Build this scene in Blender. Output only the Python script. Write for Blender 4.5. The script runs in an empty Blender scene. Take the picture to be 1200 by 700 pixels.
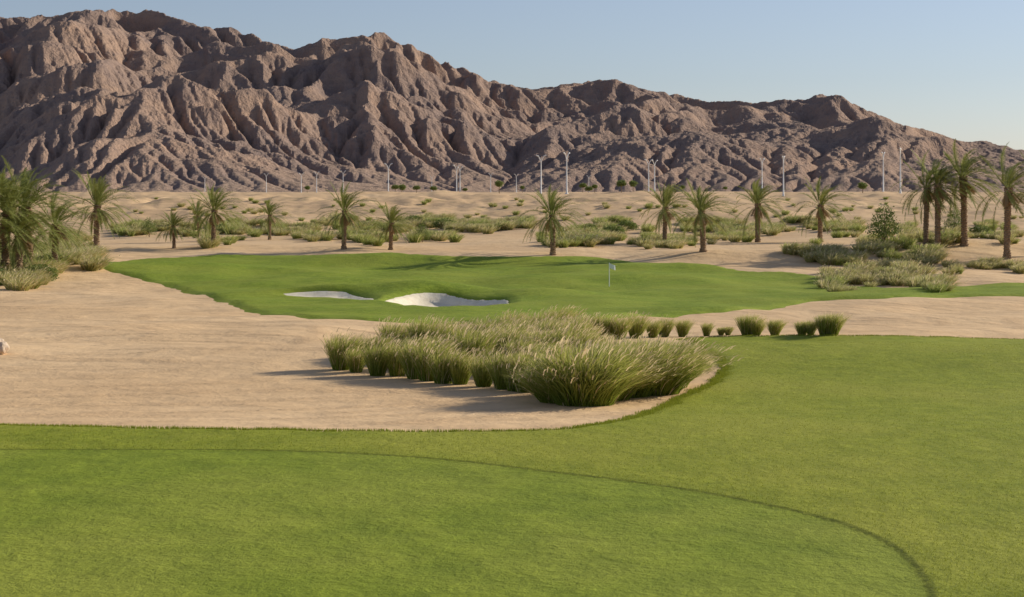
import bpy, math, numpy as np
from mathutils import Vector
CZ=7.0; F=2000.0; HY=225.0
scene=bpy.context.scene

# ---------------- noise ----------------
def _h(ix,iy,s):
    a=(ix.astype(np.int64)*374761393+iy.astype(np.int64)*668265263+s*2147483647+s*97531)&0xffffffff
    a=((a^(a>>13))*1274126177)&0xffffffff
    a=(a^(a>>16))&0xffffffff
    return a/4294967296.0*2*math.pi
def pn(x,y,s=0):
    x=np.asarray(x,float);y=np.asarray(y,float)
    ix=np.floor(x);iy=np.floor(y);fx=x-ix;fy=y-iy
    def g(a,b):
        t=_h(ix+a,iy+b,s);return np.cos(t)*(fx-a)+np.sin(t)*(fy-b)
    u=fx**3*(fx*(fx*6-15)+10);v=fy**3*(fy*(fy*6-15)+10)
    n0=g(0,0)*(1-u)+g(1,0)*u;n1=g(0,1)*(1-u)+g(1,1)*u
    return (n0*(1-v)+n1*v)*1.5
def fbm(x,y,o=4,s=0,gain=.5):
    r=0;a=1;f=1
    for i in range(o):
        r=r+a*pn(x*f+i*17.3,y*f-i*9.1,s+i);a*=gain;f*=2.03
    return r
def ss(a,b,x):
    t=np.clip((x-a)/(b-a),0,1);return t*t*(3-2*t)

# ---------------- terrain ----------------
prof=np.array([[1,-4.1],[10,-4.25],[18.5,-4.4],[25,-4.45],[33,-4.6],[40,-5.0],[48,-5.15],[56,-5.0],[70,-5.65],[80,-6.1],
 [100,-6.6],[125,-7.05],[150,-6.95],[163,-6.3],[170,-5.95],[180,-5.95],[200,-6.1],[240,-5.8],[300,-4.3],[380,-2.3],[450,-1.1],[600,-.8],[1000,-1],[2500,-.3],[20000,-.3]])
_lg=np.linspace(0,math.log(20000),4000)
_pv=np.interp(_lg,np.log(prof[:,0]),prof[:,1])
_k=np.hanning(25);_k/=_k.sum()
_pv=np.convolve(np.pad(_pv,12,mode='edge'),_k,mode='valid')
mounds=[(-5,158,13,5,.8),(13,147,9,5,.7),(-28,146,12,6,.6),(6,133,9,6,.5),(33,138,9,6,.7),(-16,128,8,5,.45),(-5.8,111.5,5.0,3.2,.8),(-12.5,112,3,2.5,.4),(1.5,108,3,3.5,.35),
 (-42,140,12,14,.9),(45,168,16,10,1.2),(21,160,11,4.5,1.0),(5,164,8,4.5,.6),(62,180,14,9,.9),(30,108,14,9,.35),(14,52,8,5,.12),(-10,75,12,8,.25),(-22,178,16,6,.5),(4,190,10,8,.8),
 (-75,330,60,30,1.2),(20,300,30,20,1.3),(80,290,40,22,1.3),(-30,270,25,14,.7)]
def tz0(x,y):
    x=np.asarray(x,float);y=np.asarray(y,float)
    D=np.maximum(y,1.0)
    z=np.interp(np.log(D),_lg,_pv)
    for mx,my,sx,sy,a in mounds:
        z=z+a*np.exp(-((x-mx)/sx)**2-((y-my)/sy)**2)
    z=z+ss(45,62,D)*(1-ss(170,200,D))*.24*fbm(x/9,y/9,2,3)
    z=z+ss(185,270,D)*(1-ss(900,1500,D))*1.1*fbm(x/45,y/30,4,5)
    z=z+ss(230,330,D)*(1-ss(480,560,D))*.9*np.abs(fbm(x/14,y/22,4,8))
    return z+CZ
def locate(px,py,fn=None):
    fn=fn or tz0
    px=np.atleast_1d(np.asarray(px,float));py=np.atleast_1d(np.asarray(py,float))
    D=np.geomspace(8,900,1300)
    out=[]
    for a,b in zip(px,py):
        x=(a-600)/F*D
        z=fn(x,D)-CZ
        r=-z*F/D+HY
        idx=np.argmax(r<=b)
        if idx==0: idx=len(D)-1 if r[0]>b else 1
        t=(r[idx-1]-b)/max(1e-6,(r[idx-1]-r[idx]));t=min(max(t,0),1)
        d=D[idx-1]*(1-t)+D[idx]*t
        out.append(((a-600)/F*d,d))
    return np.array(out)
def smooth_poly(P,closed=True,n=6):
    P=np.asarray(P,float);N=len(P);o=[]
    for i in range(N if closed else N-1):
        if closed: p0,p1,p2,p3=P[i-1],P[i],P[(i+1)%N],P[(i+2)%N]
        else: p0,p1,p2,p3=P[max(i-1,0)],P[i],P[i+1],P[min(i+2,N-1)]
        for k in range(n):
            t=k/n
            o.append(.5*((2*p1)+(-p0+p2)*t+(2*p0-5*p1+4*p2-p3)*t*t+(-p0+3*p1-3*p2+p3)*t**3))
    if not closed:o.append(P[-1])
    return np.array(o)
def sdf(P,x,y,pad=4.0):
    P=np.asarray(P);out=np.full(x.shape,-pad)
    m=(x>P[:,0].min()-pad)&(x<P[:,0].max()+pad)&(y>P[:,1].min()-pad)&(y<P[:,1].max()+pad)
    X=x[m];Y=y[m]
    d2=np.full(X.shape,1e9);ins=np.zeros(X.shape,bool)
    for i in range(len(P)):
        a=P[i-1];b=P[i];e=b-a;L=e@e
        if L<1e-9: continue
        t=np.clip(((X-a[0])*e[0]+(Y-a[1])*e[1])/L,0,1)
        d2=np.minimum(d2,(X-a[0]-t*e[0])**2+(Y-a[1]-t*e[1])**2)
        c=(a[1]>Y)!=(b[1]>Y)
        xx=(b[0]-a[0])*(Y-a[1])/((b[1]-a[1]) if abs(b[1]-a[1])>1e-12 else 1e-12)+a[0]
        ins^=c&(X<xx)
    d=np.sqrt(d2);out[m]=np.clip(np.where(ins,d,-d),-pad,1e3)
    return out

# site outlines
fe=[(-500,497),(-200,498),(0,500),(120,502),(250,504),(400,506),(520,507),(610,506),(670,502),(725,493),(765,481),(795,466),(835,447),(842,425),(815,408),(800,399),(850,395),(930,394),(1050,395),(1200,399),(1400,404),(1700,410)]
fedge=smooth_poly(locate(*zip(*fe)),False)
fairway=np.vstack([fedge,[[fedge[-1][0]+60,fedge[-1][1]-10],[90,-50],[-90,-50],[fedge[0][0]-60,fedge[0][1]]]])
ce=[(-500,522),(-200,526),(0,530),(150,530),(300,531),(420,535),(530,543),(640,556),(760,571),(880,592),(970,613),(1030,636),(1066,662),(1090,700),(1110,760),(1100,900)]
cedge=smooth_poly(locate(*zip(*ce)),False)
cut=np.vstack([cedge,[[cedge[-1][0],-40],[-90,-40],[cedge[0][0]-60,cedge[0][1]]]])
ie=[(112,308),(150,306),(210,302),(300,300),(400,299),(500,299),(600,301),(690,301),(725,305),(760,309),(810,309),(850,314),(890,319),(930,320),(965,326),(985,334),(1040,339),(1120,337),(1230,334),(1450,332),
    (1450,349),(1230,349),(1120,349),(1040,350),(950,354),(870,363),(790,372),(700,378),(620,380),(540,380),(430,376),(340,370),(275,360),(215,343),(165,328),(125,317)]
island=smooth_poly(locate(*zip(*ie)))
b1=smooth_poly(locate(*zip(*[(450,353),(468,348),(490,343),(515,343),(535,347),(555,351),(580,351),(594,352),(592,358),(560,361),(510,361),(475,358)])))
b2=smooth_poly(locate(*zip(*[(328,345),(350,342),(385,341),(410,344),(436,350),(430,353),(400,350),(360,348)])))
def bsd(x,y): return np.maximum(sdf(b1,x,y),sdf(b2,x,y))
def tz(x,y):
    x=np.asarray(x,float);y=np.asarray(y,float)
    z=tz0(x,y)
    return z-.6*ss(-.1,1.0,sdf(b1,x,y))-.28*ss(-.1,1.0,sdf(b2,x,y))
def tzs(x,y): return float(tz(np.array([x]),np.array([y]))[0])

# ---------------- mesh helper ----------------
def mk(name,V,quads=None,tris=None,attrs=None,mats=(),matidx=None,smooth=False):
    me=bpy.data.meshes.new(name)
    V=np.asarray(V,np.float32).reshape(-1,3)
    ql=np.asarray(quads,np.int32).reshape(-1,4) if quads is not None and len(quads) else np.zeros((0,4),np.int32)
    tl=np.asarray(tris,np.int32).reshape(-1,3) if tris is not None and len(tris) else np.zeros((0,3),np.int32)
    me.vertices.add(len(V));me.vertices.foreach_set('co',V.ravel())
    loops=np.concatenate([ql.ravel(),tl.ravel()]);me.loops.add(len(loops));me.loops.foreach_set('vertex_index',loops)
    n=len(ql)+len(tl);me.polygons.add(n)
    st=np.concatenate([np.arange(len(ql))*4,len(ql)*4+np.arange(len(tl))*3]).astype(np.int32)
    me.polygons.foreach_set('loop_start',st)
    if matidx is not None: me.polygons.foreach_set('material_index',np.asarray(matidx,np.int32))
    me.polygons.foreach_set('use_smooth',np.full(n,smooth))
    for k,v in (attrs or {}).items():
        a=me.attributes.new(k,'FLOAT','POINT');a.data.foreach_set('value',np.asarray(v,np.float32).ravel())
    for m in mats: me.materials.append(m)
    me.update(calc_edges=True);me.validate()
    return me
def ob(name,me,loc=(0,0,0),rot=0,sc=1,parent=None):
    o=bpy.data.objects.new(name,me);scene.collection.objects.link(o)
    o.location=loc;o.rotation_euler=(0,0,rot);o.scale=(sc,sc,sc) if np.isscalar(sc) else sc
    if parent:o.parent=parent
    return o

# ---------------- materials ----------------
class NT:
    def __init__(s,name):
        s.m=bpy.data.materials.new(name);s.m.use_nodes=True;s.t=s.m.node_tree;s.t.nodes.clear()
        s.out=s.n('ShaderNodeOutputMaterial');s.geo=s.n('ShaderNodeNewGeometry').outputs['Position']
    def n(s,t,**k):
        x=s.t.nodes.new(t)
        for a,b in k.items(): setattr(x,a,b)
        return x
    def l(s,a,b): s.t.links.new(a,b)
    def put(s,sock,v):
        if isinstance(v,bpy.types.NodeSocket): s.l(v,sock)
        elif isinstance(v,(tuple,list)) and len(v)==3 and sock.type=='RGBA': sock.default_value=(*v,1)
        else: sock.default_value=v
    def noise(s,scale,detail=4,rough=.55,vec=None,dist=0):
        x=s.n('ShaderNodeTexNoise');x.inputs['Scale'].default_value=scale;x.inputs['Detail'].default_value=detail
        x.inputs['Roughness'].default_value=rough;x.inputs['Distortion'].default_value=dist
        s.l(vec or s.geo,x.inputs['Vector']);return x.outputs['Fac']
    def scl(s,v,loc=(0,0,0)):
        x=s.n('ShaderNodeMapping');x.inputs['Scale'].default_value=v;x.inputs['Location'].default_value=loc;s.l(s.geo,x.inputs['Vector']);return x.outputs[0]
    def mth(s,op,a,b=0.,c=0.):
        x=s.n('ShaderNodeMath',operation=op);s.put(x.inputs[0],a);s.put(x.inputs[1],b);s.put(x.inputs[2],c);return x.outputs[0]
    def mr(s,v,a,b,c=0.,d=1.):
        x=s.n('ShaderNodeMapRange');s.put(x.inputs[0],v)
        for i,q in enumerate((a,b,c,d)): s.put(x.inputs[i+1],q)
        return x.outputs[0]
    def mix(s,f,a,b,mode='MIX'):
        x=s.n('ShaderNodeMix',data_type='RGBA',blend_type=mode);s.put(x.inputs[0],f);s.put(x.inputs[6],a);s.put(x.inputs[7],b);return x.outputs[2]
    def attr(s,n):
        x=s.n('ShaderNodeAttribute',attribute_name=n);return x.outputs['Fac']
    def bump(s,h,strength,dist,prev=None):
        x=s.n('ShaderNodeBump');x.inputs['Strength'].default_value=strength;x.inputs['Distance'].default_value=dist
        s.l(h,x.inputs['Height'])
        if prev: s.l(prev,x.inputs['Normal'])
        return x.outputs[0]
    def bsdf(s,col,rough=.9,nrm=None,spec=.2,transl=0):
        p=s.n('ShaderNodeBsdfPrincipled');s.put(p.inputs['Base Color'],col);s.put(p.inputs['Roughness'],rough)
        p.inputs['Specular IOR Level'].default_value=spec
        if nrm: s.l(nrm,p.inputs['Normal'])
        o=p.outputs[0]
        if transl:
            t=s.n('ShaderNodeBsdfTranslucent');s.put(t.inputs['Color'],col)
            mx=s.n('ShaderNodeMixShader');mx.inputs[0].default_value=transl;s.l(o,mx.inputs[1]);s.l(t.outputs[0],mx.inputs[2]);o=mx.outputs[0]
        s.l(o,s.out.inputs[0]);return s.m

def sand_mat():
    s=NT('desert_sand')
    a=s.noise(.05,5);b=s.noise(.6,5,.6);c=s.noise(14,4,.7)
    col=s.mix(s.mr(a,.35,.65),(.76,.52,.29),(.88,.63,.37))
    col=s.mix(s.mr(b,.4,.75,0,.45),col,(.64,.43,.235))
    def rings(cx,cy,sc,dist,lo,hi,seed,ds=.35):
        w=s.n('ShaderNodeTexWave',wave_type='RINGS',rings_direction='Z');w.inputs['Scale'].default_value=sc;w.inputs['Distortion'].default_value=dist
        w.inputs['Detail'].default_value=2;w.inputs['Detail Scale'].default_value=ds;w.inputs['Detail Roughness'].default_value=.45
        s.l(s.scl((1,1,0),(-cx,-cy,0)),w.inputs['Vector'])
        m=s.mr(s.noise(.14,4,.65,s.scl((1,1,1),(seed,seed*2,0))),lo,hi)
        return s.mth('MULTIPLY',s.mr(w.outputs['Fac'],.72,1.),m)
    rk=s.mth('MAXIMUM',rings(-12.5,55,.13,3.2,.42,.55,3),rings(-24,62,.105,4.5,.44,.56,31))
    rk=s.mth('MAXIMUM',rk,rings(-2,84,.09,3.5,.44,.55,77))
    rkb=s.mth('MULTIPLY',rk,s.mr(s.noise(5,3,.6),.3,.7,.5,1.))
    col=s.mix(s.mth('MULTIPLY',rkb,.42),col,(.50,.32,.175))
    stk=s.noise(1,5,.7,s.scl((.3,.7,1)))
    col=s.mix(s.mr(stk,.5,.7,0,.3),col,(.56,.37,.205))
    col=s.mix(s.mr(c,.45,.8,0,.3),col,(.50,.33,.18))
    sp=s.n('ShaderNodeTexVoronoi');sp.inputs['Scale'].default_value=.4;s.l(s.geo,sp.inputs['Vector'])
    sep=s.n('ShaderNodeSeparateXYZ');s.l(s.geo,sep.inputs[0])
    far=s.mr(sep.outputs['Y'],180.,250.)
    spk=s.mth('MULTIPLY',s.mr(sp.outputs['Distance'],.2,.5,1.,0.),far)
    spk=s.mth('MULTIPLY',spk,s.mr(s.noise(.035,4),.42,.58))
    col=s.mix(s.mth('MULTIPLY',far,s.mr(s.noise(.03,6,.7),.4,.6,.1,.75)),col,(.58,.395,.235))
    col=s.mix(s.mth('MULTIPLY',spk,.5),col,(.32,.26,.13))
    n=s.bump(rkb,.5,.06);n=s.bump(b,.55,.25,n);n=s.bump(c,.6,.025,n)
    n=s.bump(s.noise(2.2,4,.6),.35,.08,n)
    return s.bsdf(col,.95,n,.1)
def turf_mat(name,light,dark,yell,hascut=False):
    s=NT(name)
    f=s.noise(45,3,.7);g=s.noise(9,4,.7);m=s.noise(1.3,5,.65);L=s.noise(.16,4,.6)
    gr=s.noise(1,4,.7,s.scl((7,1.6,1)))
    col=s.mix(s.mr(m,.35,.65),dark,light)
    col=s.mix(s.mr(L,.4,.62,0,.6),col,yell)
    col=s.mix(s.mr(g,.35,.7,0,.5),col,tuple(v*.6 for v in dark))
    col=s.mix(s.mr(gr,.45,.75,0,.35),col,yell)
    col=s.mix(s.mr(f,.5,.85,0,.6),col,tuple(v*.45 for v in dark))
    if hascut:
        c=s.attr('cut')
        ins=s.mr(c,-.02,.05)
        k=(.86,.94,1.0)
        l2=tuple(a*b for a,b in zip(light,k));d2=tuple(a*b for a,b in zip(dark,k))
        sm=s.mix(s.mr(m,.35,.65),d2,l2)
        sm=s.mix(s.mr(L,.4,.6,0,.6),sm,(yell[0]*.88,yell[1]*.94,yell[2]))
        sm=s.mix(s.mr(g,.42,.8,0,.5),sm,tuple(v*.6 for v in dark))
        sm=s.mix(s.mr(gr,.45,.7,0,.25),sm,tuple(v*.7 for v in dark))
        sm=s.mix(s.mr(f,.5,.85,0,.6),sm,tuple(v*.5 for v in dark))
        col=s.mix(ins,col,sm)
        ln=s.mth('MULTIPLY',s.mr(c,-.10,-.04),s.mr(c,.0,.05,1.,0.))
        col=s.mix(s.mth('MULTIPLY',ln,s.mr(g,.3,.6,.35,.8)),col,tuple(v*.45 for v in dark))
    n=s.bump(m,.5,.16);n=s.bump(g,.7,.035,n);n=s.bump(f,.8,.012,n)
    return s.bsdf(col,.8,n,.1)
M_sand=sand_mat()
M_fair=turf_mat('fairway_grass',(.345,.385,.034),(.235,.28,.024),(.45,.435,.065),True)
M_isl=turf_mat('green_grass',(.29,.375,.034),(.195,.27,.024),(.38,.41,.055))
s=NT('bunker_white_sand');c=s.noise(2.5,5);n=s.bump(c,.5,.08);n=s.bump(s.noise(20,3),.5,.02,n)
M_bunk=s.bsdf(s.mix(s.mr(c,.35,.7),(.90,.81,.63),(.78,.68,.50)),.95,n,.1)

# ---------------- ground grid ----------------
ui=np.linspace(-.45,.45,640)
uo=.45*np.geomspace(1,9,26)[1:]
U=np.concatenate([-uo[::-1],ui,uo])
Dr=np.concatenate([np.linspace(-60,4.5,24),np.geomspace(5,420,860),np.geomspace(425,9000,110)])
UU,DD=np.meshgrid(U,Dr)
GX=UU*(np.maximum(DD,0)+25);GY=DD
GZ=tz(GX,GY)
nr,nc=GX.shape
I=np.arange(nr*nc).reshape(nr,nc)
Q=np.stack([I[:-1,:-1],I[:-1,1:],I[1:,1:],I[1:,:-1]],-1).reshape(-1,4)
ground=ob('ground',mk('ground',np.stack([GX,GY,GZ],-1),Q,mats=[M_sand],smooth=True))
def sheet(name,sd,off,mat,attrs=None,lo=-.9):
    keep=(sd>lo).ravel()
    qk=Q[keep[Q].all(1)]
    used=np.unique(qk);mp=np.full(nr*nc,-1);mp[used]=np.arange(len(used))
    V=np.stack([GX.ravel(),GY.ravel(),(GZ+off).ravel()],-1)[used]
    at={k:v.ravel()[used] for k,v in (attrs or {}).items()}
    return ob(name,mk(name,V,mp[qk],mats=[mat],attrs=at,smooth=True))
wob=.16*fbm(GX/1.3,GY/1.3,3,21)
sf=sdf(fairway,GX,GY)+wob
sc_=sdf(cut,GX,GY)+.02*fbm(GX/.8,GY/.8,2,4)
sheet('fairway',sf,np.clip(sf*.14,-.09,.055)-.018*ss(-.05,.05,sc_),M_fair,{'cut':sc_})
B=bsd(GX,GY)
si=np.minimum(sdf(island,GX,GY)+wob*1.3,-(B+wob*.5)*1.0)
sheet('putting_green',si,np.clip(si*.2,-.2,.14),M_isl,lo=-1.8)
sheet('sand_bunker',B+wob*.5,np.clip((B+wob*.5)*.1,-.1,.03),M_bunk,lo=-1.6)

# ---------------- mountains ----------------
nu,nd=520,250
mu=np.linspace(-.47,.47,nu);md=np.linspace(2000,5400,nd)
MU,MD=np.meshgrid(mu,md)
MX=MU*MD
sky=[(-340,60),(-150,40),(-60,24),(0,20),(60,17),(90,12),(120,9),(150,13),(185,11),(210,22),(240,31),(262,30),(300,42),(345,57),(365,50),(385,44),(410,43),(440,37),(465,46),(500,61),(520,74),(545,78),(570,93),(600,99),(625,104),(660,98),(690,95),(720,91),(745,100),(760,105),(790,109),(800,112),(830,118),(860,117),(890,119),(920,115),(945,116),(960,110),(985,111),(1000,121),(1020,128),(1060,147),(1090,152),(1120,163),(1160,166),(1200,176),(1300,190),(1540,205)]
skS=(HY-np.interp(mu*F+600,*zip(*sky)))/F
def crest(pts,Dc): return (HY-np.interp(mu*F+600,*zip(*pts)))/F*Dc
def tent(D,Dc,w1,w2,p):
    t=np.where(D<Dc,(Dc-D)/w1,(D-Dc)/w2);return np.clip(1-t,0,1)**p
wx=260*fbm(MX/900,MD/900,3,31);wy=230*fbm(MX/700,MD/700,3,41)
E=np.zeros_like(MD)
def ridge(pts,Dcf,w1,w2,p):
    global E
    Dc=Dcf(MU)
    H=crest(pts,1.0)[None,:]*Dc
    E=np.maximum(E,H*tent(MD+wy,Dc,w1,w2,p))
ridge(sky,lambda u:4550+200*np.sin(u*9),1900,800,1.15)
ridge([(-340,130),(-100,150),(0,135),(60,105),(110,85),(170,66),(215,74),(260,95),(310,118),(380,146),(450,164),(520,190),(590,214),(650,226),(1540,226)],lambda u:3300+150*np.sin(u*14+1),1050,650,1.25)
ridge([(-340,226),(530,226),(570,205),(600,172),(640,146),(700,134),(760,128),(810,124),(880,133),(960,146),(1040,150),(1120,163),(1190,182),(1260,205),(1540,215)],lambda u:3400+120*np.sin(u*17),850,600,1.2)
ridge([(-340,70),(0,78),(80,62),(160,50),(230,66),(290,86),(350,92),(430,84),(480,104),(540,124),(620,142),(1540,215)],lambda u:3950+140*np.sin(u*21),750,500,1.1)
rg=1-2*np.abs(fbm((MX+wx*.6)/300,(MD+wy*.6)/420,4,57))
E=E*(1+.20*fbm((MX+wx)/500,(MD+wy)/500,4,51)+.15*rg)
E=np.maximum(E,0)*ss(2100,2500,MD)
h=E*1.0+5*fbm(MX/45,MD/45,4,61)*(E>1)
dx=8.0
shifts=[(-1,0,1.75),(1,0,1.75),(0,-1,.85),(0,1,.85),(-1,-1,1.95),(-1,1,1.95),(1,-1,1.95),(1,1,1.95)]
idx=np.arange(nu*nd).reshape(nd,nu)
for it in range(44):
    h+=.055*(E-h)
    hp=np.pad(h,1,mode='edge');ip=np.pad(idx,1,mode='edge')
    best=np.zeros_like(h);rec=idx.copy();dist=np.full(h.shape,dx)
    for a,b,dl in shifts:
        nb=hp[1+a:1+a+nd,1+b:1+b+nu];sl=(h-nb)/(dl*dx)
        m=sl>best;best=np.where(m,sl,best);rec=np.where(m,ip[1+a:1+a+nd,1+b:1+b+nu],rec);dist=np.where(m,dl*dx,dist)
    hf=h.ravel();order=np.argsort(-hf,kind='stable').tolist();R=rec.ravel().tolist()
    A=[100.0]*(nu*nd)
    for i in order:
        r=R[i]
        if r!=i: A[r]+=A[i]
    A=np.array(A);Fk=(.058*np.sqrt(A)/dist.ravel()).tolist()
    hl=hf.tolist()
    for i in reversed(order):
        r=R[i]
        if r!=i:
            f=Fk[i];hl[i]=(hl[i]+f*hl[r])/(1+f)
    h=np.array(hl).reshape(nd,nu)
    hp=np.pad(h,1,mode='edge')
    lap=hp[:-2,1:-1]+hp[2:,1:-1]+hp[1:-1,:-2]+hp[1:-1,2:]-4*h
    h+=.015*lap
ms=(h/MD).max(0)
fac=skS/np.maximum(ms,1e-3)
k=np.hanning(11);k/=k.sum();fac=np.convolve(np.pad(fac,5,mode='edge'),k,mode='valid')
h=h*fac[None,:]
up=3
nu2,nd2=(nu-1)*up+1,(nd-1)*up+1
xs=np.arange(nu2)/up;ys=np.arange(nd2)/up
h2=np.stack([np.interp(xs,np.arange(nu),r) for r in h]);h2=np.stack([np.interp(ys,np.arange(nd),c) for c in h2.T]).T
hp=np.pad(h2,1,mode='edge');h2=(hp[:-2,1:-1]+hp[2:,1:-1]+hp[1:-1,:-2]+hp[1:-1,2:]+3*h2)/7
u2=np.interp(xs,np.arange(nu),mu);d2=np.interp(ys,np.arange(nd),md)
U2,D2=np.meshgrid(u2,d2);X2=U2*D2
rid=0;amp=1;fr=1
for o in range(4):
    rid=rid+amp*(1-2*np.abs(pn(X2/42*fr+3*o,D2/75*fr,70+o)));amp*=.6;fr*=2.1
env=ss(8,60,h2)
h2=h2+env*(rid-.8)*2.4
V=np.stack([X2,D2,h2+CZ-3.0],-1)
I2=np.arange(nu2*nd2).reshape(nd2,nu2)
Q2=np.stack([I2[:-1,:-1],I2[:-1,1:],I2[1:,1:],I2[1:,:-1]],-1).reshape(-1,4)
s=NT('rock_mountain')
a=s.noise(.0035,6,.6);b=s.noise(.03,6,.65);c=s.noise(.12,5,.7)
st=s.noise(1,5,.65,s.scl((.004,.004,.03)),1.0)
col=s.mix(s.mr(a,.40,.60),(.44,.295,.215),(.31,.225,.19))
col=s.mix(s.mr(st,.45,.62,0,.55),col,(.235,.175,.155))
col=s.mix(s.mr(b,.42,.7,0,.5),col,(.49,.335,.24))
col=s.mix(s.mr(c,.5,.8,0,.5),col,(.19,.145,.13))
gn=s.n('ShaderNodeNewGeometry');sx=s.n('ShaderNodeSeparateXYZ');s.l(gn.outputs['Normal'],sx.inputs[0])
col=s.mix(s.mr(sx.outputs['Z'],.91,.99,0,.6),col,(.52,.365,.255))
n=s.bump(b,.9,10);n=s.bump(c,.9,3.5,n)
M_rock=s.bsdf(col,.95,n,.1)
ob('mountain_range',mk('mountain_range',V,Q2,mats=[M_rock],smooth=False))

# ---------------- vegetation builders ----------------
def leafmat(name,base,tip,tr=.3,dry=None):
    s=NT(name);t=s.attr('t');r=s.attr('rnd')
    col=s.mix(t,base,tip)
    col=s.mix(s.mr(r,.0,1.,0,.5),col,tuple(v*.6 for v in base))
    if dry: col=s.mix(s.mr(s.attr('dry'),.4,.6),col,dry)
    return s.bsdf(col,.6,None,.2,tr)
M_fg=leafmat('fountain_grass_blades',(.21,.28,.030),(.66,.63,.19),.4,(.86,.67,.40))
M_dg=leafmat('desert_grass_blades',(.42,.41,.13),(.76,.68,.33),.4,(.78,.63,.40))
M_dg2=leafmat('desert_grass_green',(.29,.35,.07),(.60,.61,.21),.4,(.64,.56,.30))
M_pf=leafmat('palm_frond',(.22,.255,.06),(.42,.43,.14),.35,(.40,.28,.15))
M_lf=leafmat('shrub_leaves',(.15,.20,.045),(.30,.35,.10),.35)
s=NT('palm_trunk');c=s.noise(6,4,.7);M_tr=s.bsdf(s.mix(s.mr(c,.35,.7),(.18,.12,.075),(.42,.29,.18)),.9,s.bump(c,1,.06),.1)
s=NT('edge_blades');M_eb=s.bsdf(s.mix(s.attr('t'),(.20,.24,.02),(.42,.43,.055)),.7,None,.1,.3)

def ribbons(base,d0,L,W,lean,seg=4,rs=None,dry=None,droop=.9):
    n=len(base);t=np.linspace(0,1,seg+1)
    P=base[:,None,:]+d0[:,None,:]*(L[:,None]*t)[:,:,None]+lean[:,None,:]*(L[:,None]*t**2)[:,:,None]
    P[:,:,2]-=droop*(L[:,None]*t**3)*.35
    ang=rs.uniform(0,math.pi,n);sd=np.stack([np.cos(ang),np.sin(ang),0*ang],-1)
    w=W[:,None]*np.array([.9]+[1]*(seg-1)+[.15])[None,:]
    A=P-sd[:,None,:]*w[:,:,None]/2;Bv=P+sd[:,None,:]*w[:,:,None]/2
    V=np.stack([A,Bv],2).reshape(-1,3)
    o=(np.arange(n)*(seg+1)*2)[:,None]+(np.arange(seg)*2)[None,:]
    Qs=np.stack([o,o+1,o+3,o+2],-1).reshape(-1,4)
    T=np.broadcast_to(np.repeat(t**1.5,2)[None,:],(n,2*(seg+1))).ravel()
    Rn=np.repeat(rs.uniform(0,1,n),2*(seg+1))
    Dy=np.repeat(dry if dry is not None else np.zeros(n),2*(seg+1))
    return V,Qs,T,Rn,Dy
def clump(seed,n=650,H=1.0,R=.22,spread=.75,wind=.28,mat=None,plume=.16,W=.011,pl=.2,dryf=.07,droop=.6):
    mat=mat or M_fg
    rs=np.random.default_rng(seed)
    a=rs.uniform(0,2*math.pi,n);r=R*np.sqrt(rs.uniform(0,1,n))
    base=np.stack([r*np.cos(a),r*np.sin(a),np.full(n,-.03)],-1)
    o=spread*rs.uniform(.1,1,n)**.8*(r/R*.5+.6)
    a2=a+rs.normal(0,.5,n)
    d=np.stack([o*.75*np.cos(a2),o*.75*np.sin(a2),np.ones(n)],-1);d/=np.linalg.norm(d,axis=1)[:,None]
    L=H*rs.uniform(.6,1.2,n)
    lean=np.stack([wind*rs.uniform(.4,1.4,n)+o*.25*np.cos(a2),o*.25*np.sin(a2)-.03,-.12*o],-1)
    dry=(rs.uniform(0,1,n)<dryf).astype(float)
    out=[ribbons(base,d,L,np.full(n,W),lean,4,rs,dry,droop)]
    m=int(n*plume)
    if m:
        k=rs.choice(n,m,replace=False)
        tip=base[k]+d[k]*L[k][:,None]*.98+lean[k]*L[k][:,None]*.9
        tip[:,2]-=.30*droop*L[k]
        dd=d[k]*.8+np.stack([np.full(m,.25+wind),rs.normal(0,.2,m),rs.uniform(-.1,.5,m)],-1);dd/=np.linalg.norm(dd,axis=1)[:,None]
        out.append(ribbons(tip,dd,np.full(m,pl)*H*rs.uniform(.7,1.2,m),np.full(m,.018 if W<.02 else .04),np.zeros((m,3))+[.2,0,-.15],3,rs,np.ones(m)))
    V=[];Qa=[];T=[];Rn=[];Dy=[];off=0
    for v,q,t,r_,dy in out:
        V.append(v);Qa.append(q+off);T.append(t);Rn.append(r_);Dy.append(dy);off+=len(v)
    return mk('grass_clump',np.concatenate(V),np.concatenate(Qa),mats=[mat],attrs={'t':np.concatenate(T),'rnd':np.concatenate(Rn),'dry':np.concatenate(Dy)})
def empty(name,loc=(0,0,0)):
    o=bpy.data.objects.new(name,None);scene.collection.objects.link(o);o.location=loc;o.empty_display_size=.3;return o
def plant(parent,variants,px,py,scale,rs,jr=.15,fn=locate):
    P=fn(px,py)
    for i,(x,y) in enumerate(P):
        sc=scale[i]*rs.uniform(1-jr,1+jr)
        ob('clump',variants[rs.integers(len(variants))],(x,y,tzs(x,y)),rs.uniform(-.35,.35),(sc*rs.uniform(.9,1.15),sc,sc*rs.uniform(.88,1.12)),parent)

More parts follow.
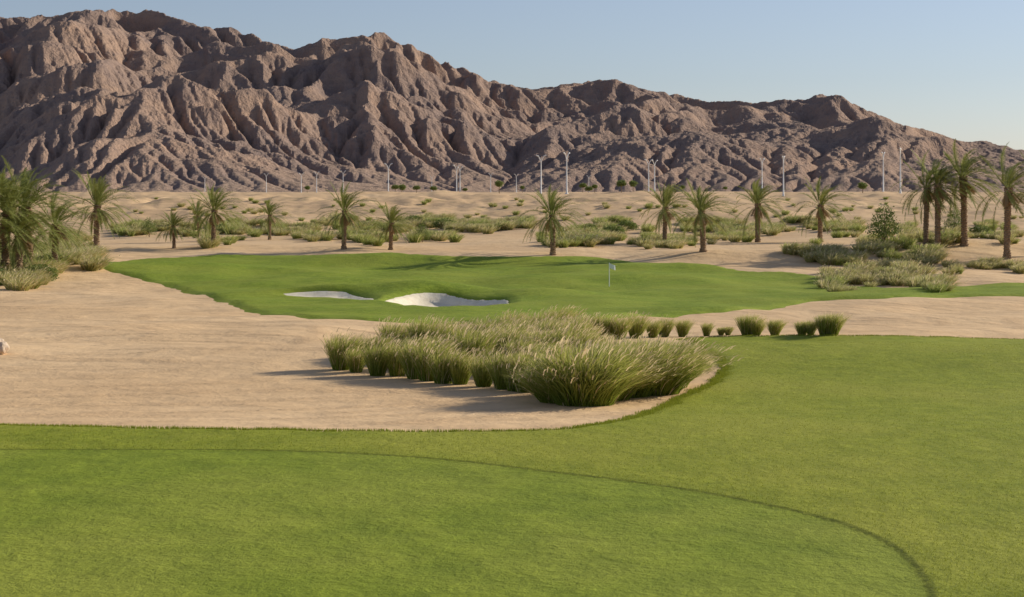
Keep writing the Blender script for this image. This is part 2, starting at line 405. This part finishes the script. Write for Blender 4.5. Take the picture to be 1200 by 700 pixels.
var=[clump(100+i,900,1.0,.19,.50,.12,M_fg,.11) for i in range(6)]
big=[clump(120+i,2600,1.0,.38,.90,.10,M_fg,.10,.012) for i in range(3)]
rs=np.random.default_rng(5)
bed=empty('fountain_grass')
pts=[]
for i in range(13):
    t=i/12;pts.append((404+t*238,434+t*29,1.08))
for i in range(12):
    t=i/11;pts.append((420+t*250,424+t*22,1.05))
for i in range(12):
    t=i/11;pts.append((455+t*240,417+t*16,1.1))
for i in range(10):
    t=i/9;pts.append((495+t*200,411+t*12,1.0))
for i in range(8):
    t=i/7;pts.append((535+t*150,405+t*8,.95))
for i in range(7):
    t=i/6;pts.append((575+t*110,400+t*5,.9))
pts=np.array(pts);pts[:,0]+=rs.normal(0,5,len(pts));pts[:,1]+=rs.normal(0,1.2,len(pts))
plant(bed,var,pts[:,0],pts[:,1],pts[:,2]*1.04,rs,.2)
bp=[(660,471,1.3),(686,474,1.65),(708,468,1.4),(736,464,1.5),(762,461,1.6),(782,454,1.4),(728,446,1.3),(768,440,1.15),(692,448,1.2),(650,452,1.0)]
plant(bed,big,[p[0] for p in bp],[p[1] for p in bp],[p[2] for p in bp],rs,.06)
row=[(600,396,.8),(618,394,.9),(640,397,1),(655,393,.9),(672,398,.9),(690,396,.75),(710,397,.8),(726,398,.75),(745,397,.7),(765,396,.7),(778,395,.85),(800,395,.6),(828,394,.45),(845,393,.35),(853,393,.4),(876,393,.75),(886,393,.6),(908,393,.75),(940,393,.65),(950,393,.55),(966,393,.8),(976,393,.85)]
bed2=empty('fountain_grass')
plant(bed2,var,[p[0] for p in row],[p[1] for p in row],[p[2]*1.15 for p in row],rs,.2)

dvar=[clump(200+i,240,1.0,.4,1.0,.22,M_dg,.10,.035) for i in range(4)]
dgv=[clump(220+i,240,1.0,.4,.9,.15,M_dg2,.03,.035) for i in range(3)]
regions=[(135,370,264,277,170,1.1,.4),(240,300,270,288,35,1.2,.5),(345,620,260,272,210,1.2,.4),(360,540,272,286,140,1.15,.4),(540,620,262,271,70,1.3,.3),(660,760,266,288,120,1.15,.4),(630,840,278,290,80,.9,.4),
 (640,800,276,290,50,.9,.4),(800,1010,262,276,180,1.2,.5),(840,900,275,283,40,1.0,.5),(918,1100,290,311,135,1.05,.3),(965,1110,318,340,115,.95,.03),(1010,1200,266,285,140,1.1,.4),
 (0,75,288,331,130,1.1,.3),(-60,20,290,335,60,1.3,.4),(70,112,285,318,55,1.2,.05),(700,740,262,268,18,1.5,.8),(1110,1210,312,322,40,.8,.1),(150,1200,238,258,120,.8,.5)]
for (x0,x1,y0,y1,n,sc,gf) in regions:
    e=empty('desert_grass')
    px=rs.uniform(x0,x1,n);py=rs.uniform(y0,y1,n)
    py+= (y1-y0)*.25*np.sin(px/17.)
    keep=pn(px/40,py/9,9)>-.22
    px=px[keep];py=py[keep]
    g=rs.uniform(0,1,len(px))<gf
    if (~g).any(): plant(e,dvar,px[~g],py[~g],np.full((~g).sum(),sc),rs,.35)
    if g.any(): plant(e,dgv,px[g],py[g],np.full(g.sum(),sc),rs,.35)

def leafcloud(seed,blobs,n,leaf,trunk=None,mats=None):
    mats=mats or (M_lf,M_tr)
    rs=np.random.default_rng(seed);P=[]
    for (cx,cy,cz,rx,rz,w) in blobs:
        k=int(n*w);v=rs.normal(0,1,(k,3));v/=np.linalg.norm(v,axis=1)[:,None]
        v*=(rs.uniform(.25,1,k)**.5)[:,None]
        f=1+.35*pn(v[:,0]*2+cx,v[:,2]*2+cz,seed)
        P.append(np.stack([cx+v[:,0]*rx*f,cy+v[:,1]*rx*f,cz+v[:,2]*rz*f],-1))
    P=np.concatenate(P);n=len(P)
    a=rs.normal(0,1,(n,3));a/=np.linalg.norm(a,axis=1)[:,None];b=np.cross(a,rs.normal(0,1,(n,3)));b/=np.linalg.norm(b,axis=1)[:,None]
    s_=leaf*rs.uniform(.6,1.3,n)[:,None]
    V=np.stack([P-a*s_,P+b*s_*.45,P+a*s_,P-b*s_*.45],1).reshape(-1,3);Qs=np.arange(4*n).reshape(-1,4)
    T=np.repeat(rs.uniform(0,1,n),4);Rn=np.repeat(rs.uniform(0,1,n),4);mi=[0]*n
    if trunk:
        for (p,q,r0,r1) in trunk:
            o=len(V);p=np.array(p,float);q=np.array(q,float)
            d=q-p;d/=np.linalg.norm(d);ux=np.cross(d,[.3,1,.1]);ux/=np.linalg.norm(ux);uy=np.cross(d,ux)
            an=np.arange(7)/7*2*math.pi;c=np.cos(an)[:,None]*ux+np.sin(an)[:,None]*uy
            V=np.concatenate([V,p+c*r0,q+c*r1])
            Qs=np.concatenate([Qs,[[o+i,o+(i+1)%7,o+7+(i+1)%7,o+7+i] for i in range(7)]]);mi+= [1]*7
            T=np.concatenate([T,np.zeros(14)]);Rn=np.concatenate([Rn,np.zeros(14)])
    return mk('tree_mesh',V,Qs,mats=list(mats),matidx=mi,attrs={'t':T,'rnd':Rn,'dry':0*T})
def palm(seed,H=4.6,L=4.2,nf=60,wind=.3,trunkR=.29,lo=-35):
    rs=np.random.default_rng(seed);V=[];Qs=[];T=[];Rn=[];Dy=[];mQ=[];off=0
    nr_=int(H*6);ns=12;lx=rs.uniform(-.25,.25);ly=rs.uniform(-.2,.2)
    ring=[]
    for i in range(nr_*2+1):
        t=i/(nr_*2);r=trunkR*(1.25-.35*ss(0,.15,t)+.30*ss(.75,1,t))*(1+(.12 if i%2 else -.08))
        an=np.arange(ns)/ns*2*math.pi+(i//2)*.35
        rr=r*(1+.12*rs.normal(0,1,ns).clip(-1,1))
        ring.append(np.stack([lx*t*t+rr*np.cos(an),ly*t*t+rr*np.sin(an),np.full(ns,-.15+t*(H+.15))],-1))
    ring=np.concatenate(ring);V.append(ring)
    for i in range(nr_*2):
        for j in range(ns): Qs.append((i*ns+j,i*ns+(j+1)%ns,(i+1)*ns+(j+1)%ns,(i+1)*ns+j));mQ.append(1)
    T+= [0]*len(ring);Rn+=[0]*len(ring);Dy+=[0]*len(ring);off=len(ring)
    top=np.array([lx,ly,H]);tri=[]
    for f in range(nf+10):
        dryf=f>=nf
        az=f*2.39996+rs.normal(0,.25)
        el=math.radians(85+(lo-85)*((f/nf)**1.1)+rs.normal(0,8)) if not dryf else math.radians(-rs.uniform(45,75))
        Lf=L*(.66+.36*math.sin(min(f/nf,1)*2.6))*rs.uniform(.82,1.12)*(.4 if dryf else 1)
        d=np.array([math.cos(az)*math.cos(el),math.sin(az)*math.cos(el),math.sin(el)])
        d[0]+=wind*.35;d/=np.linalg.norm(d)
        p=top+np.array([math.cos(az)*.18,math.sin(az)*.18,-.35*(f/nf)]);ns_=12;st=Lf/ns_
        pts=[p.copy()];dirs=[d.copy()]
        for k in range(ns_):
            d=d+np.array([wind*.10,0,-.06-.105*k/ns_])*(1.0 if not dryf else .4);d/=np.linalg.norm(d)
            p=p+d*st;pts.append(p.copy());dirs.append(d.copy())
        pts=np.array(pts);dirs=np.array(dirs)
        side=np.cross(dirs,[0,0,1.0])+1e-6;side/=np.linalg.norm(side,axis=1)[:,None]
        upv=np.cross(side,dirs)
        rn=rs.uniform(0,1)
        w=np.linspace(.055,.012,ns_+1)[:,None]
        V.append(np.stack([pts-side*w,pts+side*w],1).reshape(-1,3))
        for k in range(ns_): Qs.append((off+2*k,off+2*k+1,off+2*k+3,off+2*k+2));mQ.append(0)
        m=2*(ns_+1);T+=[.9]*m;Rn+=[rn]*m;Dy+=[1.0 if dryf else 0]*m;off+=m
        nl=36;tt=np.linspace(.14,.99,nl)
        for sg in (-1,1):
            ii=tt*ns_
            def ip(a): return np.stack([np.interp(ii,np.arange(ns_+1),a[:,c]) for c in range(3)],-1)
            pp=ip(pts);dd=ip(dirs);sd=ip(side)*sg;uu=ip(upv)
            ll=(.55*np.sin(np.clip(tt*1.05,0,1)*math.pi*.86+.25)*rs.uniform(.8,1.15,nl))[:,None]
            dr=sd*.65+dd*.85+uu*rs.uniform(.0,.5,nl)[:,None]+np.array([wind*.3,0,-.12])
            dr/=np.linalg.norm(dr,axis=1)[:,None]
            q=pp+dr*ll;q[:,2]-=.06*ll[:,0]
            wv=dd*.042
            V.append(np.stack([pp-wv,pp+wv,q],1).reshape(-1,3))
            tri.append(off+np.arange(3*nl).reshape(-1,3));T+=[.1,.1,1]*nl
            Rn+=np.repeat(np.clip(rn+rs.normal(0,.15,nl),0,1),3).tolist();Dy+=[1.0 if dryf else 0]*(3*nl);off+=3*nl
    tri=np.concatenate(tri)
    return mk('date_palm_mesh',np.concatenate(V),Qs,tri,mats=[M_pf,M_tr],matidx=mQ+[0]*len(tri),attrs={'t':T,'rnd':Rn,'dry':Dy})
pv=[palm(300+i,4.3,4.2,int(rs.integers(50,64)),.25+.14*i/4) for i in range(6)]
pw=[palm(320+i,5.9,4.3,54,.75) for i in range(3)]
def put_palm(px,py,top,variants,tall,i,sx=1):
    x,y=locate([px],[py])[0]
    hgt=(py-top)*y/F
    sc=hgt/tall
    ob('date_palm',variants[i%len(variants)],(x,y,tzs(x,y)),rs.uniform(-.3,.3),(sc*sx,sc*sx,sc))
for i,(a,b,c,sx) in enumerate([(113,293,206,1.05),(204,291,247,1.2),(250,290,217,1.05),(233,284,232,.8),(316,281,232,1.0),(403,292,217,1.0),(458,293,240,1.25),(648,299,220,1.05),
    (779,288,213,1.0),(824,295,215,1.15),(888,284,208,1.05),(961,284,211,1.05)]): put_palm(a,b,c,pv,7.1,i,sx)
for i,(a,b,c) in enumerate([(1085,288,193),(1099,291,187),(1130,288,176),(1180,303,188),(1225,300,190)]): put_palm(a,b,c,pw,8.1,i,1.0)
for i,(a,b,c,sx) in enumerate([(-30,330,188,1.05),(6,326,198,1.0),(34,318,192,1.05),(22,328,240,1.3),(64,316,228,1.15)]): put_palm(a,b,c,pv,7.1,i+1,sx)

rs2=np.random.default_rng(11)
wisp=leafcloud(400,[(0,0,1.6,1.2,1.3,.4),(-.7,.2,1.2,.9,.9,.2),(.8,0,1.5,.9,1.0,.2),(.1,0,2.6,.7,.8,.2)],1900,.09,[((0,0,-.1),(.1,0,1.4),.09,.05),((0,0,.3),(-.7,0,1.5),.05,.02),((.05,0,.5),(.8,0,1.8),.05,.02),((.1,0,1.2),(.1,0,2.7),.05,.02)])
bush=leafcloud(401,[(0,0,.6,1.1,.6,.5),(.8,.2,.5,.8,.5,.25),(-.8,0,.45,.8,.45,.25)],2600,.09,[((0,0,-.1),(0,0,.7),.07,.03),((0,0,0),(.7,0,.6),.05,.02),((0,0,0),(-.7,0,.6),.05,.02)])
acac=leafcloud(402,[(0,0,3.4,1.7,1.2,.5),(1.0,.3,3.1,1.2,.9,.25),(-1.0,0,3.2,1.2,.9,.25)],1800,.2,[((0,0,-.3),(0,0,2.6),.16,.10),((0,0,2),(1.0,0,3.2),.09,.04),((0,0,2),(-1.0,0,3.2),.09,.04)])
def put(name,me,px,py,sc):
    x,y=locate([px],[py])[0];ob(name,me,(x,y,tzs(x,y)),rs2.uniform(0,6),sc)
for a,b,c in [(1036,290,1.25),(175,278,.8),(495,284,.7),(1118,272,1.0)]: put('mesquite_tree',wisp,a,b,c)
for a,b,c in [(20,322,1.0),(45,330,1.1),(60,312,.9),(-20,332,1.2),(520,268,1.3),(735,270,1.2),(720,276,1.2),(1150,276,1.2),(865,272,1.0),(690,272,1.0),(260,272,1.0),(590,268,.9),(485,262,1.1)]: put('green_shrub',bush,a,b,c)
def far_at(name,me,px,D,sc):
    x=(px-600)/F*D;return ob(name,me,(x,D,tzs(x,D)),rs2.uniform(0,6),sc)
for px,D,sc in [(463,640,.75),(471,650,.95),(488,620,.7),(508,640,.7),(585,560,.9),(683,600,.7),(690,620,.75),(697,600,.6),(728,520,.85),(742,520,.8),(612,680,.6),(360,700,.7),(1011,470,.8),(545,700,.55),(800,640,.6),(850,650,.5)]: far_at('acacia_tree',acac,px,D,sc)

# ---------------- street lamps ----------------
s=NT('white_coated_steel');M_st=s.bsdf(s.mix(s.noise(3,2),(.80,.80,.78),(.7,.7,.69)),.5,None,.4)
def tube(V,Qs,pts,rad,n=8):
    pts=[np.array(p,float) for p in pts]
    o=len(V)
    for i,p in enumerate(pts):
        d=pts[min(i+1,len(pts)-1)]-pts[max(i-1,0)];d/=np.linalg.norm(d)
        ux=np.cross(d,[0,1,0]);
        if np.linalg.norm(ux)<.1: ux=np.cross(d,[1,0,0])
        ux/=np.linalg.norm(ux);uy=np.cross(d,ux)
        for j in range(n):
            a=j/n*2*math.pi;V.append(p+(math.cos(a)*ux+math.sin(a)*uy)*rad[i])
    for i in range(len(pts)-1):
        for j in range(n): Qs.append((o+i*n+j,o+i*n+(j+1)%n,o+(i+1)*n+(j+1)%n,o+(i+1)*n+j))
def lampmesh():
    V=[];Qs=[]
    tube(V,Qs,[(0,0,-.3),(0,0,.8),(0,0,.85),(0,0,9.6)],[.26,.26,.21,.15])
    for sg in (-1,1):
        tube(V,Qs,[(0,0,9.3),(sg*.2,0,10.0),(sg*.5,0,10.7),(sg*.9,0,11.2)],[.14,.13,.12,.10])
        tube(V,Qs,[(sg*.7,0,11.08),(sg*.85,0,11.2),(sg*1.4,0,11.45),(sg*1.6,0,11.42)],[.03,.20,.18,.04])
    tube(V,Qs,[(0,0,-.35),(0,0,.0),(0,0,.12)],[.5,.5,.42])
    return mk('street_lamp_mesh',np.array(V),Qs,mats=[M_st],smooth=True)
lm=lampmesh()
for px,D,h_,r in [(634,500,1.0,0),(664,480,1.0,.9),(760,520,.92,.2),(767,560,.95,.7),(893,520,.92,.9),(918,500,1.02,1.2),(1035,470,1.0,1.1),(1055,440,1.02,1.3),(535,640,.95,.3),(539,700,.95,.6),(455,620,.98,.1),(353,800,.9,.3),(371,850,.9,.2),(402,760,.85,.3),(312,900,.9,.2),(605,760,.7,.2),(240,950,.8,.3),(506,900,.8,.4),(575,900,.9,.1),(690,900,.8,0)]:
    x=(px-600)/F*D;ob('street_lamp',lm,(x,D,tzs(x,D)),r,h_)

# ---------------- flag ----------------
x,y=locate([714],[338])[0]
fl=empty('golf_flag',(x,y,tzs(x,y)+.1))
V=[];Qs=[];tube(V,Qs,[(0,0,-.1),(0,0,1.75),(0,0,1.77)],[.03,.028,.001],8)
s=NT('white_paint');M_w=s.bsdf((.85,.85,.82),.4)
ob('pole',mk('pole',np.array(V),Qs,mats=[M_w]),parent=fl)
gx,gz=np.meshgrid(np.linspace(0,1,13),np.linspace(0,1,7))
V=np.stack([.03+gx*.42,.06*np.sin(gx*7+gz)*gx,1.38+gz*.34-.17*gx],-1);I3=np.arange(91).reshape(7,13)
ob('cloth',mk('cloth',V,np.stack([I3[:-1,:-1],I3[:-1,1:],I3[1:,1:],I3[1:,:-1]],-1).reshape(-1,4),mats=[M_w],smooth=True),parent=fl)

# ---------------- boulder ----------------
th,ph=np.meshgrid(np.linspace(0,2*math.pi,33)[:-1],np.linspace(0,math.pi,18))
d=np.stack([np.sin(ph)*np.cos(th),np.sin(ph)*np.sin(th),np.cos(ph)],-1)
r=1+.22*fbm(d[...,0]*1.6+3,d[...,1]*1.6+d[...,2]*1.3,4,77)+.12*np.round(fbm(d[...,2]*2,d[...,0]*2,2,8)*3)/3
V=(d*r[...,None]*np.array([.34,.3,.28])).reshape(-1,3);I4=np.arange(18*32).reshape(18,32)
Qb=np.stack([I4[:-1],np.roll(I4,-1,1)[:-1],np.roll(I4,-1,1)[1:],I4[1:]],-1).reshape(-1,4)
s=NT('pale_stone');c=s.noise(9,5);M_b=s.bsdf(s.mix(c,(.72,.58,.44),(.50,.38,.28)),.9,s.bump(c,1,.05))
x,y=locate([-3],[415])[0];ob('boulder',mk('boulder',V,Qb,mats=[M_b],smooth=True),(x,y,tzs(x,y)+.2))

# ---------------- short blades on the near turf and its edge ----------------
def blades(name,X,Y,Hh,W,rs):
    n=len(X);Z=tz(X,Y)
    a=rs.uniform(0,math.pi,n);b=np.stack([X,Y,Z+.02],-1)
    sd=np.stack([np.cos(a),np.sin(a),0*a],-1)*W[:,None]
    tp=b+np.stack([rs.normal(.15,.4,n)*Hh,rs.normal(0,.4,n)*Hh,Hh+.03],-1)
    V=np.stack([b-sd,b+sd,tp],1).reshape(-1,3)
    ob(name,mk(name,V,None,np.arange(3*n).reshape(-1,3),mats=[M_eb],attrs={'t':np.tile([0,0,1.],n)*np.repeat(rs.uniform(.2,1,n),3)}))
n=260000
yy=17+(rs.uniform(0,1,n)**1.2)*40;xx=rs.uniform(-.36,.36,n)*(yy+3)
s1=sdf(fairway,xx,yy)+.16*fbm(xx/1.3,yy/1.3,3,21);s2=sdf(cut,xx,yy)
kp=(s1>.05)&(s2<-.03);xx=xx[kp];yy=yy[kp]
m=30000;t=rs.uniform(0,1,m*2)[:,None]
Lg=np.linalg.norm(np.diff(fedge,axis=0),axis=1);k=rs.choice(len(Lg),m*2,p=Lg/Lg.sum())
E_=fedge[k]*(1-t)+fedge[k+1]*t+rs.normal(0,.18,(m*2,2))
se=sdf(fairway,E_[:,0],E_[:,1])+.16*fbm(E_[:,0]/1.3,E_[:,1]/1.3,3,21)
E_=E_[(se>.04)|((se>-.06)&(rs.uniform(0,1,len(se))<.15))]
ax=np.concatenate([xx,E_[:,0]]);ay=np.concatenate([yy,E_[:,1]])
hh=np.concatenate([rs.uniform(.012,.035,len(xx)),rs.uniform(.012,.04,len(E_))])
blades('rough_grass',ax,ay,hh,.006+hh*.10,rs)

# ---------------- light, world, camera ----------------
el=math.radians(22);az=math.radians(61)
dr=Vector((math.sin(az)*math.cos(el),math.cos(az)*math.cos(el),math.sin(el)))
L=bpy.data.lights.new('sun','SUN');L.energy=5;L.angle=math.radians(.5);L.color=(1,.91,.75)
lo=bpy.data.objects.new('sun',L);scene.collection.objects.link(lo);lo.rotation_euler=dr.to_track_quat('Z','Y').to_euler();lo.location=(50,0,60)
w=bpy.data.worlds.new('World');scene.world=w;w.use_nodes=True
nt=w.node_tree;bg=nt.nodes['Background'];sk=nt.nodes.new('ShaderNodeTexSky');sk.sky_type='NISHITA';sk.sun_disc=False
sk.sun_elevation=el;sk.sun_rotation=az;sk.dust_density=.3;sk.air_density=1.0;sk.ozone_density=3.5
hs=nt.nodes.new('ShaderNodeHueSaturation');hs.inputs['Saturation'].default_value=.72
mm=nt.nodes.new('ShaderNodeMix');mm.data_type='RGBA';mm.blend_type='MULTIPLY';mm.inputs[0].default_value=1;mm.inputs[7].default_value=(.94,.92,1.0,1)
nt.links.new(sk.outputs[0],hs.inputs['Color']);nt.links.new(hs.outputs[0],mm.inputs[6]);nt.links.new(mm.outputs[2],bg.inputs[0]);bg.inputs[1].default_value=.1
cam=bpy.data.cameras.new('camera');co=bpy.data.objects.new('camera',cam);scene.collection.objects.link(co)
co.location=(0,0,CZ);co.rotation_euler=(math.radians(90),0,0);cam.sensor_width=36;cam.lens=60;cam.shift_y=-125/1200;cam.clip_end=30000;cam.clip_start=.5
scene.camera=co
scene.view_settings.view_transform='Standard';scene.view_settings.look='None';scene.view_settings.exposure=0
